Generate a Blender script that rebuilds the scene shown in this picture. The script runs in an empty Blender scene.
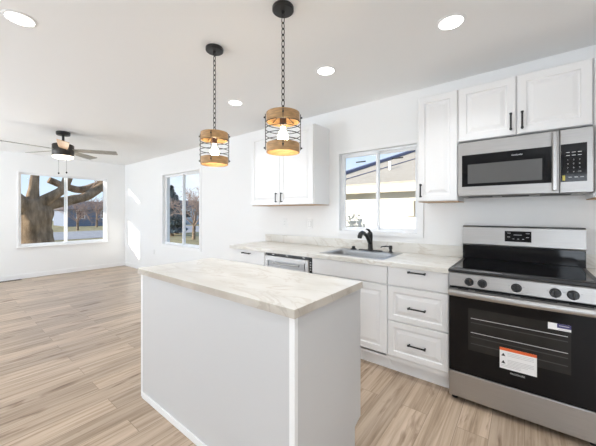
import bpy, bmesh, math, random
from mathutils import Vector, Matrix, noise

scene = bpy.context.scene
COL = scene.collection
PI = math.pi
R = math.radians

# ---------------------------------------------------------------- camera, sky, sun, fill lamps, exposure
cam_d = bpy.data.cameras.new('camera')
cam = bpy.data.objects.new('camera', cam_d)
COL.objects.link(cam)
cam.location = (0, 0, 1.307)
cam.rotation_euler = (R(90), 0, R(38.178))
cam_d.sensor_width = 36
cam_d.lens = 36 * 288.176 / 596
cam_d.shift_y = -(223 - 213.3) / 596
cam_d.clip_start = 0.05
cam_d.clip_end = 400
scene.camera = cam

w = bpy.data.worlds.new('sky')
scene.world = w
w.use_nodes = True
wn, wl = w.node_tree.nodes, w.node_tree.links
wn.clear()
w_out = wn.new('ShaderNodeOutputWorld')
w_bg = wn.new('ShaderNodeBackground')
w_tc = wn.new('ShaderNodeTexCoord')
w_sep = wn.new('ShaderNodeSeparateXYZ')
w_ramp = wn.new('ShaderNodeValToRGB')
w_ramp.color_ramp.elements[0].position = 0.0
w_ramp.color_ramp.elements[0].color = (.72, .84, .96, 1)
w_ramp.color_ramp.elements[1].position = 0.45
w_ramp.color_ramp.elements[1].color = (.26, .48, .85, 1)
w_noise = wn.new('ShaderNodeTexNoise')
w_noise.inputs['Scale'].default_value = 3.2
w_noise.inputs['Detail'].default_value = 6
w_cr = wn.new('ShaderNodeValToRGB')
w_cr.color_ramp.elements[0].position = .52
w_cr.color_ramp.elements[1].position = .78
w_mix = wn.new('ShaderNodeMix')
w_mix.data_type = 'RGBA'
w_mix.inputs['B'].default_value = (.95, .96, 1, 1)
wl.new(w_tc.outputs['Generated'], w_sep.inputs[0])
wl.new(w_sep.outputs['Z'], w_ramp.inputs[0])
wl.new(w_tc.outputs['Generated'], w_noise.inputs['Vector'])
wl.new(w_noise.outputs['Fac'], w_cr.inputs[0])
wl.new(w_cr.outputs[0], w_mix.inputs['Factor'])
wl.new(w_ramp.outputs[0], w_mix.inputs['A'])
wl.new(w_mix.outputs['Result'], w_bg.inputs['Color'])
w_bg.inputs['Strength'].default_value = 1.2
wl.new(w_bg.outputs[0], w_out.inputs[0])

sun_d = bpy.data.lights.new('sun', 'SUN')
sun_d.energy = 9
sun_d.angle = R(.6)
sun_d.color = (1, .93, .82)
sun = bpy.data.objects.new('sun', sun_d)
COL.objects.link(sun)
sun.rotation_euler = Vector((.5, 1, -.28)).to_track_quat('-Z', 'Y').to_euler()

REAR = -2.7            # inner face of the wall behind the photographer
ADDED_REAR_WINDOWS = [(-7.0, -4.8), (-3.9, -1.9), (.55, 1.6)]
REAR_Z = (.15, 2.15)
FILL_WATTS = (43, 12, 13)
for (x0, x1), watts in zip(ADDED_REAR_WINDOWS, FILL_WATTS):      # fill lamps added inside the room before the closed rear windows,
    for k in range(3):           # tilted up to brighten the ceiling
        ld = bpy.data.lights.new('window_daylight', 'AREA')
        ld.shape = 'RECTANGLE'
        ld.size = x1 - x0 - .1
        ld.size_y = .6
        ld.energy = watts
        ld.color = (.80, .895, 1)
        lo = bpy.data.objects.new('window_daylight', ld)
        COL.objects.link(lo)
        lo.location = ((x0 + x1) / 2, REAR + .13, REAR_Z[0] + (REAR_Z[1] - REAR_Z[0]) * (k + .5) / 3)
        lo.rotation_euler = (R(122 if x0 > 0 else 134), 0, 0)
CAN_POWER = 3.4

scene.view_settings.view_transform = 'Standard'
scene.view_settings.look = 'None'
scene.view_settings.gamma = 1
scene.view_settings.use_curve_mapping = False
scene.view_settings.exposure = 0.08
scene.cycles.max_bounces = 12
scene.cycles.diffuse_bounces = 7
scene.cycles.use_denoising = True

# ---------------------------------------------------------------- helpers
class MB:
    """collects shapes in world coordinates; build() links them as ONE mesh object"""
    def __init__(self):
        self.bm = bmesh.new()

    def box(self, x0, x1, y0, y1, z0, z1, bev=0, seg=2):
        m = Matrix.Translation(((x0 + x1) / 2, (y0 + y1) / 2, (z0 + z1) / 2)) @ Matrix.Diagonal((abs(x1 - x0), abs(y1 - y0), abs(z1 - z0), 1))
        g = bmesh.ops.create_cube(self.bm, size=1, matrix=m)
        if bev:
            es = list({e for v in g['verts'] for e in v.link_edges})
            bmesh.ops.bevel(self.bm, geom=es, offset=bev, segments=seg, affect='EDGES', profile=.5)
        return self

    def loops(self, loops, cap0=True, cap1=True, closed=False):
        vs = [[self.bm.verts.new(p) for p in lp] for lp in loops]
        n = len(vs[0])
        pairs = list(zip(vs, vs[1:])) + ([(vs[-1], vs[0])] if closed else [])
        for a, b in pairs:
            for i in range(n):
                j = (i + 1) % n
                try:
                    self.bm.faces.new((a[i], a[j], b[j], b[i]))
                except ValueError:
                    pass
        if not closed:
            if cap0: self.bm.faces.new(vs[0][::-1])
            if cap1: self.bm.faces.new(vs[-1])
        return self

    def tube(self, pts, r, seg=10, caps=True, closed=False):
        pts = [Vector(p) for p in pts]
        n = len(pts)
        rr = r if isinstance(r, (list, tuple)) else [r] * n
        lp = []
        u = None
        for i, p in enumerate(pts):
            if closed:
                t = pts[(i + 1) % n] - pts[i - 1]
            else:
                t = pts[min(i + 1, n - 1)] - pts[max(i - 1, 0)]
            t.normalize()
            if u is None:
                u = t.orthogonal().normalized()
            u = (u - t * u.dot(t))
            if u.length < 1e-6: u = t.orthogonal()
            u.normalize()
            v = t.cross(u)
            lp.append([p + (u * math.cos(2 * PI * k / seg) + v * math.sin(2 * PI * k / seg)) * rr[i] for k in range(seg)])
        return self.loops(lp, caps, caps, closed)

    def lathe(self, prof, c, axis=(0, 0, 1), seg=32, caps=True):
        """prof: list of (radius, distance along axis)"""
        ax = Vector(axis).normalized()
        u = ax.orthogonal().normalized()
        v = ax.cross(u)
        c = Vector(c)
        lp = [[c + ax * h + (u * math.cos(2 * PI * k / seg) + v * math.sin(2 * PI * k / seg)) * max(r, 1e-4) for k in range(seg)] for r, h in prof]
        return self.loops(lp, caps, caps)

    def ring(self, c, rad, r, seg=40, s2=6):
        c = Vector(c)
        return self.tube([c + Vector((math.cos(2 * PI * k / seg), math.sin(2 * PI * k / seg), 0)) * rad for k in range(seg)], r, s2, closed=True)

    def band(self, c, r0, r1, z0, z1, seg=40):
        def circ(r, z): return [(c[0] + r * math.cos(2 * PI * k / seg), c[1] + r * math.sin(2 * PI * k / seg), z) for k in range(seg)]
        b = .002
        return self.loops([circ(r1 - b, z0), circ(r1, z0 + b), circ(r1, z1 - b), circ(r1 - b, z1), circ(r0, z1), circ(r0, z0)], closed=True)

    def poly(self, pts, d):
        """prism: polygon pts pushed along vector d"""
        d = Vector(d)
        a = [Vector(p) for p in pts]
        return self.loops([a, [p + d for p in a]])

    def panel(self, x0, x1, z0, z1, y, steps):
        """front looks to -Y; steps = (inset, height in front of y)"""
        lp = []
        for ins, h in steps:
            lp.append([(x0 + ins, y - h, z0 + ins), (x1 - ins, y - h, z0 + ins), (x1 - ins, y - h, z1 - ins), (x0 + ins, y - h, z1 - ins)])
        return self.loops(lp)

    def frame(self, x0, x1, z0, z1, y0, y1, wd, axis='y'):
        """rectangular frame (a picture frame) lying in the XZ plane, or in YZ when axis='x'"""
        def P(a, z, b):
            return (a, b, z) if axis == 'y' else (b, a, z)
        o = [(x0, z0), (x1, z0), (x1, z1), (x0, z1)]
        i = [(x0 + wd, z0 + wd), (x1 - wd, z0 + wd), (x1 - wd, z1 - wd), (x0 + wd, z1 - wd)]
        return self.loops([[P(a, z, y0) for a, z in o], [P(a, z, y1) for a, z in o], [P(a, z, y1) for a, z in i], [P(a, z, y0) for a, z in i]], closed=True)

    def build(self, name, mat, parent=None, smooth=False, **props):
        bmesh.ops.recalc_face_normals(self.bm, faces=self.bm.faces)
        off = Vector((0, 0, 0))
        q = parent
        while q is not None:
            off += Vector(q.location)
            q = q.parent
        if parent is None and 'at' in props:
            off = Vector(props.pop('at'))
        bmesh.ops.translate(self.bm, verts=self.bm.verts, vec=-off)
        me = bpy.data.meshes.new(name)
        self.bm.to_mesh(me)
        self.bm.free()
        me.materials.append(mat)
        if smooth:
            for p in me.polygons: p.use_smooth = True
            try:
                me.set_sharp_from_angle(angle=R(40))
            except Exception:
                pass
        o = bpy.data.objects.new(name, me)
        COL.objects.link(o)
        if parent is None:
            o.location = off
        else:
            o.parent = parent
        for k, v in props.items(): o[k] = v
        return o

def thing(name, loc, label=None, cat=None, group=None, kind=None):
    o = bpy.data.objects.new(name, None)
    o.empty_display_size = .05
    COL.objects.link(o)
    o.location = loc
    return tag(o, label, cat, group, kind)

def tag(o, label=None, cat=None, group=None, kind=None):
    if label: o['label'] = label
    if cat: o['category'] = cat
    if group: o['group'] = group
    if kind: o['kind'] = kind
    return o

def copy_thing(root, loc, label):
    r = root.copy(); COL.objects.link(r); r.location = loc; r['label'] = label
    for ch in list(root.children):
        c = ch.copy(); COL.objects.link(c); c.parent = r
        for g in list(ch.children):
            d = g.copy(); COL.objects.link(d); d.parent = c
    return r

def writing(s, size, cx, y, cz, mat, parent, name='lettering', sx=1.0):
    """flat lettering that faces -Y, centred on cx, cz"""
    cu = bpy.data.curves.new('t', 'FONT')
    cu.body = s; cu.size = size; cu.align_x = 'CENTER'; cu.align_y = 'CENTER'; cu.extrude = .0003
    tmp = bpy.data.objects.new('t', cu)
    COL.objects.link(tmp)
    dg = bpy.context.evaluated_depsgraph_get()
    me = bpy.data.meshes.new_from_object(tmp.evaluated_get(dg))
    bpy.data.objects.remove(tmp)
    bpy.data.curves.remove(cu)
    off = Vector((0, 0, 0)); q = parent
    while q is not None:
        off += Vector(q.location); q = q.parent
    me.transform(Matrix.Translation(Vector((cx, y, cz)) - off) @ Matrix.Rotation(R(90), 4, 'X') @ Matrix.Diagonal((sx, 1, 1, 1)))
    me.name = name
    me.materials.clear(); me.materials.append(mat)
    o = bpy.data.objects.new(name, me)
    COL.objects.link(o)
    o.parent = parent
    return o

# ---------------------------------------------------------------- materials
def mat(name, col, rough=.5, metal=0, spec=.5, emis=None, estr=0, var=0, vscale=8, stretch=(1, 1, 1), bump=0, bscale=60, coat=0):
    m = bpy.data.materials.new(name)
    m.use_nodes = True
    nt = m.node_tree; n, l = nt.nodes, nt.links
    b = n['Principled BSDF']
    b.inputs['Base Color'].default_value = (*col, 1)
    b.inputs['Roughness'].default_value = rough
    b.inputs['Metallic'].default_value = metal
    b.inputs['Specular IOR Level'].default_value = spec
    b.inputs['Coat Weight'].default_value = coat
    if emis:
        b.inputs['Emission Color'].default_value = (*emis, 1)
        b.inputs['Emission Strength'].default_value = estr
    if var or bump:
        tc = n.new('ShaderNodeTexCoord'); mp = n.new('ShaderNodeMapping')
        mp.inputs['Scale'].default_value = stretch
        l.new(tc.outputs['Object'], mp.inputs[0])
    if var:
        t = n.new('ShaderNodeTexNoise'); t.inputs['Scale'].default_value = vscale; t.inputs['Detail'].default_value = 5
        l.new(mp.outputs[0], t.inputs['Vector'])
        r = n.new('ShaderNodeValToRGB')
        r.color_ramp.elements[0].position = .3; r.color_ramp.elements[1].position = .7
        r.color_ramp.elements[0].color = (*[max(0, c * (1 - var)) for c in col], 1)
        r.color_ramp.elements[1].color = (*[min(1, c * (1 + var)) for c in col], 1)
        l.new(t.outputs['Fac'], r.inputs[0]); l.new(r.outputs[0], b.inputs['Base Color'])
    if bump:
        t2 = n.new('ShaderNodeTexNoise'); t2.inputs['Scale'].default_value = bscale; t2.inputs['Detail'].default_value = 3
        l.new(mp.outputs[0], t2.inputs['Vector'])
        bp = n.new('ShaderNodeBump'); bp.inputs['Strength'].default_value = bump; bp.inputs['Distance'].default_value = .002
        l.new(t2.outputs['Fac'], bp.inputs['Height']); l.new(bp.outputs[0], b.inputs['Normal'])
    return m

M = {}
M['wall'] = mat('wall_paint', (.86, .86, .855), .6, spec=.3, bump=.08, bscale=180)
M['ceil'] = mat('ceiling_paint', (.89, .89, .885), .7, spec=.2, bump=.1, bscale=120)
M['trim'] = mat('trim_paint', (.88, .88, .88), .35, bump=.02)
M['cab'] = mat('cabinet_white', (.84, .84, .84), .32, bump=.02, bscale=40)
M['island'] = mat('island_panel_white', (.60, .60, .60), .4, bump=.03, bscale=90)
M['cabwood'] = mat('raw_plywood_edge', (.50, .32, .18), .6, var=.2, vscale=20, stretch=(1, 6, 6))
M['black'] = mat('black_metal', (.012, .012, .012), .42, spec=.5, bump=.02)
M['bronze'] = mat('dark_bronze_metal', (.05, .045, .04), .4, metal=.5, bump=.02)
M['blackplastic'] = mat('black_plastic', (.012, .012, .013), .35, bump=.01)
M['glassblack'] = mat('black_glass', (.006, .006, .007), .06, spec=.22, bump=.002, bscale=3)
M['ovenwin'] = mat('oven_window_glass', (.020, .0195, .019), .10, spec=.3, var=.25, vscale=7)
M['mwglass'] = mat('microwave_screen', (.10, .10, .10), .12, spec=.6, bump=.002, bscale=3)
M['steel'] = mat('brushed_steel', (.44, .43, .42), .40, metal=1, var=.06, vscale=14, stretch=(.4, 30, 30), bump=.03, bscale=90)
M['steelv'] = mat('brushed_steel_upright', (.46, .45, .44), .28, metal=1, var=.06, vscale=14, stretch=(30, 30, .4), bump=.02, bscale=90)
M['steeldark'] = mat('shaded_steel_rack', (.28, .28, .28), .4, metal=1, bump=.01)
M['sinksteel'] = mat('satin_sink_steel', (.50, .50, .50), .38, metal=1, var=.04)
M['grey'] = mat('grey_print', (.55, .55, .55), .5, bump=.01)
M['dimgrey'] = mat('dim_grey_print', (.05, .05, .052), .2, bump=.01)
M['white'] = mat('white_print', (.85, .85, .85), .5, bump=.01)
M['orange'] = mat('orange_print', (.75, .13, .03), .5, bump=.01)
M['navy'] = mat('navy_print', (.04, .035, .16), .4, bump=.01)
M['yellow'] = mat('yellow_print', (.65, .55, .10), .5, bump=.01)
M['darkgap'] = mat('dark_rubber', (.01, .01, .01), .7, bump=.01)  # black standing in for the shade inside gaps and slots
M['vinyl'] = mat('white_vinyl', (.87, .88, .89), .3, bump=.01)
M['plate'] = mat('white_plastic', (.84, .84, .83), .3, bump=.01)
M['slot'] = mat('outlet_slots', (.25, .25, .25), .5, bump=.01)
M['oak'] = mat('pendant_oak', (.46, .275, .125), .5, var=.28, vscale=22, stretch=(1, 1, 5), bump=.05)
M['oakblade'] = mat('oak_blade', (.56, .36, .22), .5, var=.15, vscale=14, stretch=(6, 6, 1))
M['greyblade'] = mat('weathered_grey_blade', (.33, .32, .29), .5, var=.2, vscale=14, stretch=(6, 1, 1))
M['bulb'] = mat('glowing_bulb', (1, 1, 1), .3, emis=(1, .80, .52), estr=42)
M['can'] = mat('lit_diffuser', (1, 1, 1), .3, emis=(1, .97, .93), estr=7)
M['fanlight'] = mat('lit_fan_diffuser', (1, 1, 1), .3, emis=(1, .86, .66), estr=2.2)
M['socket'] = mat('brown_socket', (.07, .03, .018), .4, bump=.01)
M['shade'] = mat('roller_shade_cloth', (.85, .85, .84), .8, bump=.05)
M['bark'] = mat('tree_bark', (.23, .165, .11), .95, spec=.1, var=.55, vscale=3.5, stretch=(2, 2, .6), bump=1.0, bscale=9)
M['twig'] = mat('bare_twigs', (.34, .25, .21), .9, spec=.1, var=.2)
M['conifer'] = mat('conifer_needles', (.07, .10, .11), .9, spec=.1, var=.4, vscale=2)
M['leaf'] = mat('shrub_leaves', (.10, .14, .07), .8, spec=.2, var=.4, vscale=5)
M['grass'] = mat('dry_lawn', (.36, .30, .17), .95, spec=.05, var=.3, vscale=1.2)
M['street'] = mat('pale_asphalt', (.40, .37, .36), .9, spec=.1, var=.1, vscale=2)
M['stucco'] = mat('cream_stucco', (.80, .76, .68), .8, spec=.2, bump=.3, bscale=30)
M['shingle'] = mat('tan_shingles', (.42, .365, .30), .9, spec=.1, var=.18, vscale=6, stretch=(1, 6, 6))
M['flash'] = mat('slate_blue_flashing', (.10, .11, .19), .5, bump=.02)
M['soffit'] = mat('beige_fascia', (.52, .45, .36), .6, bump=.02)
M['bluesiding'] = mat('grey_blue_siding', (.17, .20, .27), .8, var=.1, vscale=1, stretch=(.2, .2, 12))
M['greysiding'] = mat('pale_grey_siding', (.42, .45, .50), .8, var=.1, vscale=1, stretch=(.2, .2, 12))
M['darkroof'] = mat('dark_shingles', (.12, .11, .12), .9, var=.2, vscale=5)

def glass_mat():
    m = bpy.data.materials.new('window_glass'); m.use_nodes = True
    n, l = m.node_tree.nodes, m.node_tree.links
    n.clear()
    o = n.new('ShaderNodeOutputMaterial'); mx = n.new('ShaderNodeMixShader')
    t = n.new('ShaderNodeBsdfTransparent'); g = n.new('ShaderNodeBsdfGlossy'); f = n.new('ShaderNodeFresnel')
    t.inputs[0].default_value = (.97, .98, .98, 1)
    g.inputs['Roughness'].default_value = .02
    f.inputs['IOR'].default_value = 1.35
    gm = n.new('ShaderNodeNewGeometry'); fl = n.new('ShaderNodeMath'); fl.operation = 'SUBTRACT'; fl.inputs[0].default_value = 1
    ml = n.new('ShaderNodeMath'); ml.operation = 'MULTIPLY'     # reflect once, at the outer face of the pane only
    l.new(gm.outputs['Backfacing'], fl.inputs[1]); l.new(f.outputs[0], ml.inputs[0]); l.new(fl.outputs[0], ml.inputs[1])
    l.new(ml.outputs[0], mx.inputs[0]); l.new(t.outputs[0], mx.inputs[1]); l.new(g.outputs[0], mx.inputs[2]); l.new(mx.outputs[0], o.inputs[0])
    return m
M['glass'] = glass_mat()

def floor_mat():
    m = bpy.data.materials.new('plank_floor'); m.use_nodes = True
    n, l = m.node_tree.nodes, m.node_tree.links
    b = n['Principled BSDF']
    tc = n.new('ShaderNodeTexCoord'); sp = n.new('ShaderNodeSeparateXYZ'); cb = n.new('ShaderNodeCombineXYZ')
    l.new(tc.outputs['Object'], sp.inputs[0])
    l.new(sp.outputs['Y'], cb.inputs['X']); l.new(sp.outputs['X'], cb.inputs['Y'])
    br = n.new('ShaderNodeTexBrick')
    br.offset = .37; br.offset_frequency = 2
    br.inputs['Color1'].default_value = (0, 0, 0, 1); br.inputs['Color2'].default_value = (1, 1, 1, 1); br.inputs['Mortar'].default_value = (.5, .5, .5, 1)
    br.inputs['Scale'].default_value = 1
    br.inputs['Brick Width'].default_value = 1.22; br.inputs['Row Height'].default_value = .165
    br.inputs['Mortar Size'].default_value = .0016; br.inputs['Mortar Smooth'].default_value = .2; br.inputs['Bias'].default_value = 0
    l.new(cb.outputs[0], br.inputs['Vector'])
    # grain: noise stretched along the plank, shifted per plank
    mp = n.new('ShaderNodeMapping'); mp.inputs['Scale'].default_value = (.55, 15, 1)
    l.new(cb.outputs[0], mp.inputs[0])
    ml = n.new('ShaderNodeMath'); ml.operation = 'MULTIPLY'; ml.inputs[1].default_value = 37
    l.new(br.outputs['Color'], ml.inputs[0])
    g1 = n.new('ShaderNodeTexNoise'); g1.noise_dimensions = '4D'
    g1.inputs['Scale'].default_value = 2.2; g1.inputs['Detail'].default_value = 7; g1.inputs['Roughness'].default_value = .62; g1.inputs['Distortion'].default_value = .7
    l.new(mp.outputs[0], g1.inputs['Vector']); l.new(ml.outputs[0], g1.inputs['W'])
    g2 = n.new('ShaderNodeTexNoise'); g2.noise_dimensions = '4D'
    g2.inputs['Scale'].default_value = 2.0; g2.inputs['Detail'].default_value = 5; g2.inputs['Distortion'].default_value = .8
    mp2 = n.new('ShaderNodeMapping'); mp2.inputs['Scale'].default_value = (1.2, 6, 1)
    l.new(cb.outputs[0], mp2.inputs[0]); l.new(mp2.outputs[0], g2.inputs['Vector']); l.new(ml.outputs[0], g2.inputs['W'])
    r1 = n.new('ShaderNodeValToRGB')
    e = r1.color_ramp.elements
    e[0].position = .26; e[0].color = (.18, .12, .078, 1)
    e[1].position = .72; e[1].color = (.64, .51, .39, 1)
    k = e.new(.42); k.color = (.41, .305, .213, 1)
    k = e.new(.55); k.color = (.54, .42, .315, 1)
    l.new(g1.outputs['Fac'], r1.inputs[0])
    # plank to plank tone
    r2 = n.new('ShaderNodeValToRGB')
    r2.color_ramp.elements[0].color = (.80, .79, .78, 1); r2.color_ramp.elements[1].color = (1.07, 1.065, 1.06, 1)
    l.new(br.outputs['Color'], r2.inputs[0])
    mx = n.new('ShaderNodeMix'); mx.data_type = 'RGBA'; mx.blend_type = 'MULTIPLY'; mx.inputs['Factor'].default_value = 1
    l.new(r1.outputs[0], mx.inputs['A']); l.new(r2.outputs[0], mx.inputs['B'])
    # knots / dark flecks
    r3 = n.new('ShaderNodeValToRGB')
    r3.color_ramp.elements[0].position = .29; r3.color_ramp.elements[0].color = (.40, .31, .25, 1)
    r3.color_ramp.elements[1].position = .41; r3.color_ramp.elements[1].color = (1, 1, 1, 1)
    l.new(g2.outputs['Fac'], r3.inputs[0])
    mx2 = n.new('ShaderNodeMix'); mx2.data_type = 'RGBA'; mx2.blend_type = 'MULTIPLY'; mx2.inputs['Factor'].default_value = 1
    l.new(mx.outputs['Result'], mx2.inputs['A']); l.new(r3.outputs[0], mx2.inputs['B'])
    mx3 = n.new('ShaderNodeMix'); mx3.data_type = 'RGBA'
    mx3.inputs['B'].default_value = (.26, .19, .13, 1)
    l.new(br.outputs['Fac'], mx3.inputs['Factor']); l.new(mx2.outputs['Result'], mx3.inputs['A'])
    l.new(mx3.outputs['Result'], b.inputs['Base Color'])
    b.inputs['Roughness'].default_value = .34
    b.inputs['Specular IOR Level'].default_value = .45
    bp = n.new('ShaderNodeBump'); bp.inputs['Strength'].default_value = .25; bp.inputs['Distance'].default_value = .002
    l.new(g1.outputs['Fac'], bp.inputs['Height']); l.new(bp.outputs[0], b.inputs['Normal'])
    return m
M['floor'] = floor_mat()

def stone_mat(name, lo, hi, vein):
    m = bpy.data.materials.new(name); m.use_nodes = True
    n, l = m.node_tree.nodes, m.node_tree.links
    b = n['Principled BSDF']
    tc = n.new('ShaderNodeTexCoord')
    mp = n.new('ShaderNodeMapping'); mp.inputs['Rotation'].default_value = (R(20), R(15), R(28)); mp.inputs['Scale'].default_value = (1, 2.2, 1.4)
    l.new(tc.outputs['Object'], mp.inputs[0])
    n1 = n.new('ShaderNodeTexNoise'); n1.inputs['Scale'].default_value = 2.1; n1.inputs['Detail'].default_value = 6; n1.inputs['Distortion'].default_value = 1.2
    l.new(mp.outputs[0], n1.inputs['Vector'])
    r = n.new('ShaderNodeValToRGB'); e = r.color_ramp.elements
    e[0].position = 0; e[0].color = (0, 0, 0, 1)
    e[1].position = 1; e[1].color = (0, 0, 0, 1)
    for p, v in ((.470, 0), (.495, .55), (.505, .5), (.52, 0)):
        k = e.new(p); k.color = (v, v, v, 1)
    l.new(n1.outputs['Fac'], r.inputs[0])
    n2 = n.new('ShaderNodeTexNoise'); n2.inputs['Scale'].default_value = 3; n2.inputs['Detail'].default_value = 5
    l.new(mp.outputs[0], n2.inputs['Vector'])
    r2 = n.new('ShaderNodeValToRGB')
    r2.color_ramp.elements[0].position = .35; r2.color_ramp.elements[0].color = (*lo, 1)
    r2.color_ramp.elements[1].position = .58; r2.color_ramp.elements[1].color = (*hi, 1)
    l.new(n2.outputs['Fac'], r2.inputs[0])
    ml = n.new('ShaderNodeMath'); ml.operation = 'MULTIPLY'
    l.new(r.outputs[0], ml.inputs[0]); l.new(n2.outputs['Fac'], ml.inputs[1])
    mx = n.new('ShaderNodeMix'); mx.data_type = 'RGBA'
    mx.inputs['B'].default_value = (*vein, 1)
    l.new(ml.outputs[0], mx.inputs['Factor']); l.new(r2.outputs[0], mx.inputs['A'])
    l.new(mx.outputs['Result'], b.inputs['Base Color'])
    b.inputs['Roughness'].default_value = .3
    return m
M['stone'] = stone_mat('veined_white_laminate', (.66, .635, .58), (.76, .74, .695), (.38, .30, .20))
M['stonetan'] = stone_mat('veined_tan_edge', (.42, .37, .31), (.58, .54, .48), (.24, .19, .14))  # tan copy of the stone, darkened for the shade on the island edge

# ---------------------------------------------------------------- the room
D = 2.93          # kitchen wall
LIV = 3.0         # living room stretch of the same wall
STEP = -4.46
FAR = -7.88       # wall at the far end of the living room
RIGHT = 1.75
H = 2.51

def st(o): o['kind'] = 'structure'; return o

def wall_xz(x0, x1, y0, y1, z0, z1, hole=None):
    """wall slab along X with a rectangular opening"""
    m = MB()
    if hole is None:
        return m.box(x0, x1, y0, y1, z0, z1)
    a0, a1, b0, b1 = hole
    def F(y): return [(x0, y, z0), (x1, y, z0), (x1, y, z1), (x0, y, z1)]
    def I(y): return [(a0, y, b0), (a1, y, b0), (a1, y, b1), (a0, y, b1)]
    return m.loops([F(y0), F(y1), I(y1), I(y0)], closed=True)

st(MB().box(FAR - .2, RIGHT + .2, REAR - .2, 3.25, -.15, 0).build('floor', M['floor']))
st(MB().box(FAR - .2, RIGHT + .2, REAR - .2, 3.25, H, H + .1).build('ceiling', M['ceil']))
KW = (-1.690, -.822, 1.108, 1.992)                     # kitchen window opening
st(wall_xz(STEP, RIGHT, D, D + .15, 0, H, KW).build('wall_kitchen', M['wall']))
SW = (-5.96, -4.62, .665, 2.10)                        # living room side window opening
st(wall_xz(FAR - .15, STEP, LIV, LIV + .15, 0, H, SW).build('wall_living', M['wall']))
# far wall with the big window
FW = (1.068, 2.592, .652, 2.128)
def wall_yz(x0, x1, y0, y1, z0, z1, hole):
    a0, a1, b0, b1 = hole
    def F(x): return [(x, y0, z0), (x, y1, z0), (x, y1, z1), (x, y0, z1)]
    def I(x): return [(x, a0, b0), (x, a1, b0), (x, a1, b1), (x, a0, b1)]
    return MB().loops([F(x0), F(x1), I(x1), I(x0)], closed=True)
st(wall_yz(FAR - .15, FAR, REAR - .15, LIV, 0, H, FW).build('wall_far', M['wall']))
st(MB().box(RIGHT, RIGHT + .15, REAR - .15, D, 0, H).build('wall_right', M['wall']))
st(MB().box(FAR - .15, RIGHT + .15, REAR - .2, REAR - .05, 0, H).build('wall_rear', M['wall']))
st(MB().box(FAR, FAR + .014, REAR - .05, LIV - .015, .0005, .095, .003).build('baseboard_far', M['trim']))
st(MB().box(FAR + .014, STEP, LIV - .014, LIV, .0005, .095, .003).build('baseboard_living', M['trim']))
st(MB().box(STEP + .001, -2.87, D - .014, D, .0005, .095, .003).build('baseboard_kitchen', M['trim']))

# windows -----------------------------------------------------------------
# window_1: wide slider in the far wall
w1 = thing('window_1', (FAR, 1.83, .65), 'wide two-pane sliding window in the far living room wall, big tree outside', None, kind='structure')
MB().frame(1.045, 2.618, .628, 2.150, FAR + .0005, FAR + .016, .0235, axis='x').build('casing', M['trim'], w1)
MB().box(FAR + .0005, FAR + .05, 1.03, 2.635, .616, .640, .004).build('window_sill', M['trim'], w1)
MB().frame(1.0685, 2.5915, .6525, 2.1275, FAR - .105, FAR - .025, .016, axis='x').build('window_frame', M['vinyl'], w1)
for a0, a1, dx in ((1.083, 1.855, 0), (1.805, 2.577, -.034)):
    s = MB().frame(a0, a1, .667, 2.113, FAR - .062 + dx, FAR - .032 + dx, .024, axis='x').build('sash', M['vinyl'], w1)
    MB().box(FAR - .049 + dx, FAR - .045 + dx, a0 + .022, a1 - .022, .689, 2.091).build('pane', M['glass'], s)

def slider(name, label, op, y0, ca, frame_in, stick=False):
    """two-sash sliding window in a wall along X. op = opening, ca = casing (left, right, bottom, top)"""
    a0, a1, b0, b1 = op
    r = thing(name, ((a0 + a1) / 2, y0, b0), label, None, kind='structure')
    l_, r_, bt, tp = ca
    MB().loops([[(l_, y0 - .014, bt), (r_, y0 - .014, bt), (r_, y0 - .014, tp), (l_, y0 - .014, tp)],
                [(l_, y0 - .0005, bt), (r_, y0 - .0005, bt), (r_, y0 - .0005, tp), (l_, y0 - .0005, tp)],
                [(a0, y0 - .0005, b0), (a1, y0 - .0005, b0), (a1, y0 - .0005, b1), (a0, y0 - .0005, b1)],
                [(a0, y0 - .014, b0), (a1, y0 - .014, b0), (a1, y0 - .014, b1), (a0, y0 - .014, b1)]], closed=True).build('casing', M['trim'], r)
    f0 = y0 + frame_in
    e = .0006
    MB().frame(a0 + e, a1 - e, b0 + e, b1 - e, f0, f0 + .07, .019).build('window_frame', M['vinyl'], r)
    mid = (a0 + a1) / 2
    for s0, s1, dy in ((a0 + .016, mid + .016, 0), (mid - .016, a1 - .016, .033)):
        s = MB().frame(s0, s1, b0 + .016, b1 - .016, f0 + .005 + dy, f0 + .032 + dy, .026).build('sash', M['vinyl'], r)
        p = MB().box(s0 + .024, s1 - .024, f0 + .017 + dy, f0 + .021 + dy, b0 + .04, b1 - .04).build('pane', M['glass'], s)
        if stick:
            cx = (s0 + s1) / 2
            MB().box(cx - .055, cx + .065, f0 + .0155 + dy, f0 + .0165 + dy, b1 - .112, b1 - .098).build('sticker', M['dimgrey'], s)
    return r
slider('window_2', 'narrow two-pane sliding window in the living room side wall', SW, LIV, (-6.01, -4.57, .612, 2.14), .05)
slider('window_3', 'white sliding window above the kitchen sink with the neighbouring roof outside', KW, D, (-1.722, -.765, 1.073, 2.024), .045, True)
for i, (x0, x1) in enumerate(ADDED_REAR_WINDOWS):  # unseen windows with closed blinds, added to carry the fill lamps
    r = thing('window_%d' % (i + 4), ((x0 + x1) / 2, REAR, REAR_Z[0]), 'window behind the photographer', None, kind='structure')
    MB().frame(x0 - .06, x1 + .06, REAR_Z[0] - .06, REAR_Z[1] + .06, REAR - .049, REAR - .02, .07).build('casing', M['trim'], r)
    MB().box(x0 + .005, x1 - .005, REAR - .048, REAR - .042, REAR_Z[0] + .005, REAR_Z[1] - .005).build('roller_shade', M['shade'], r)

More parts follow.
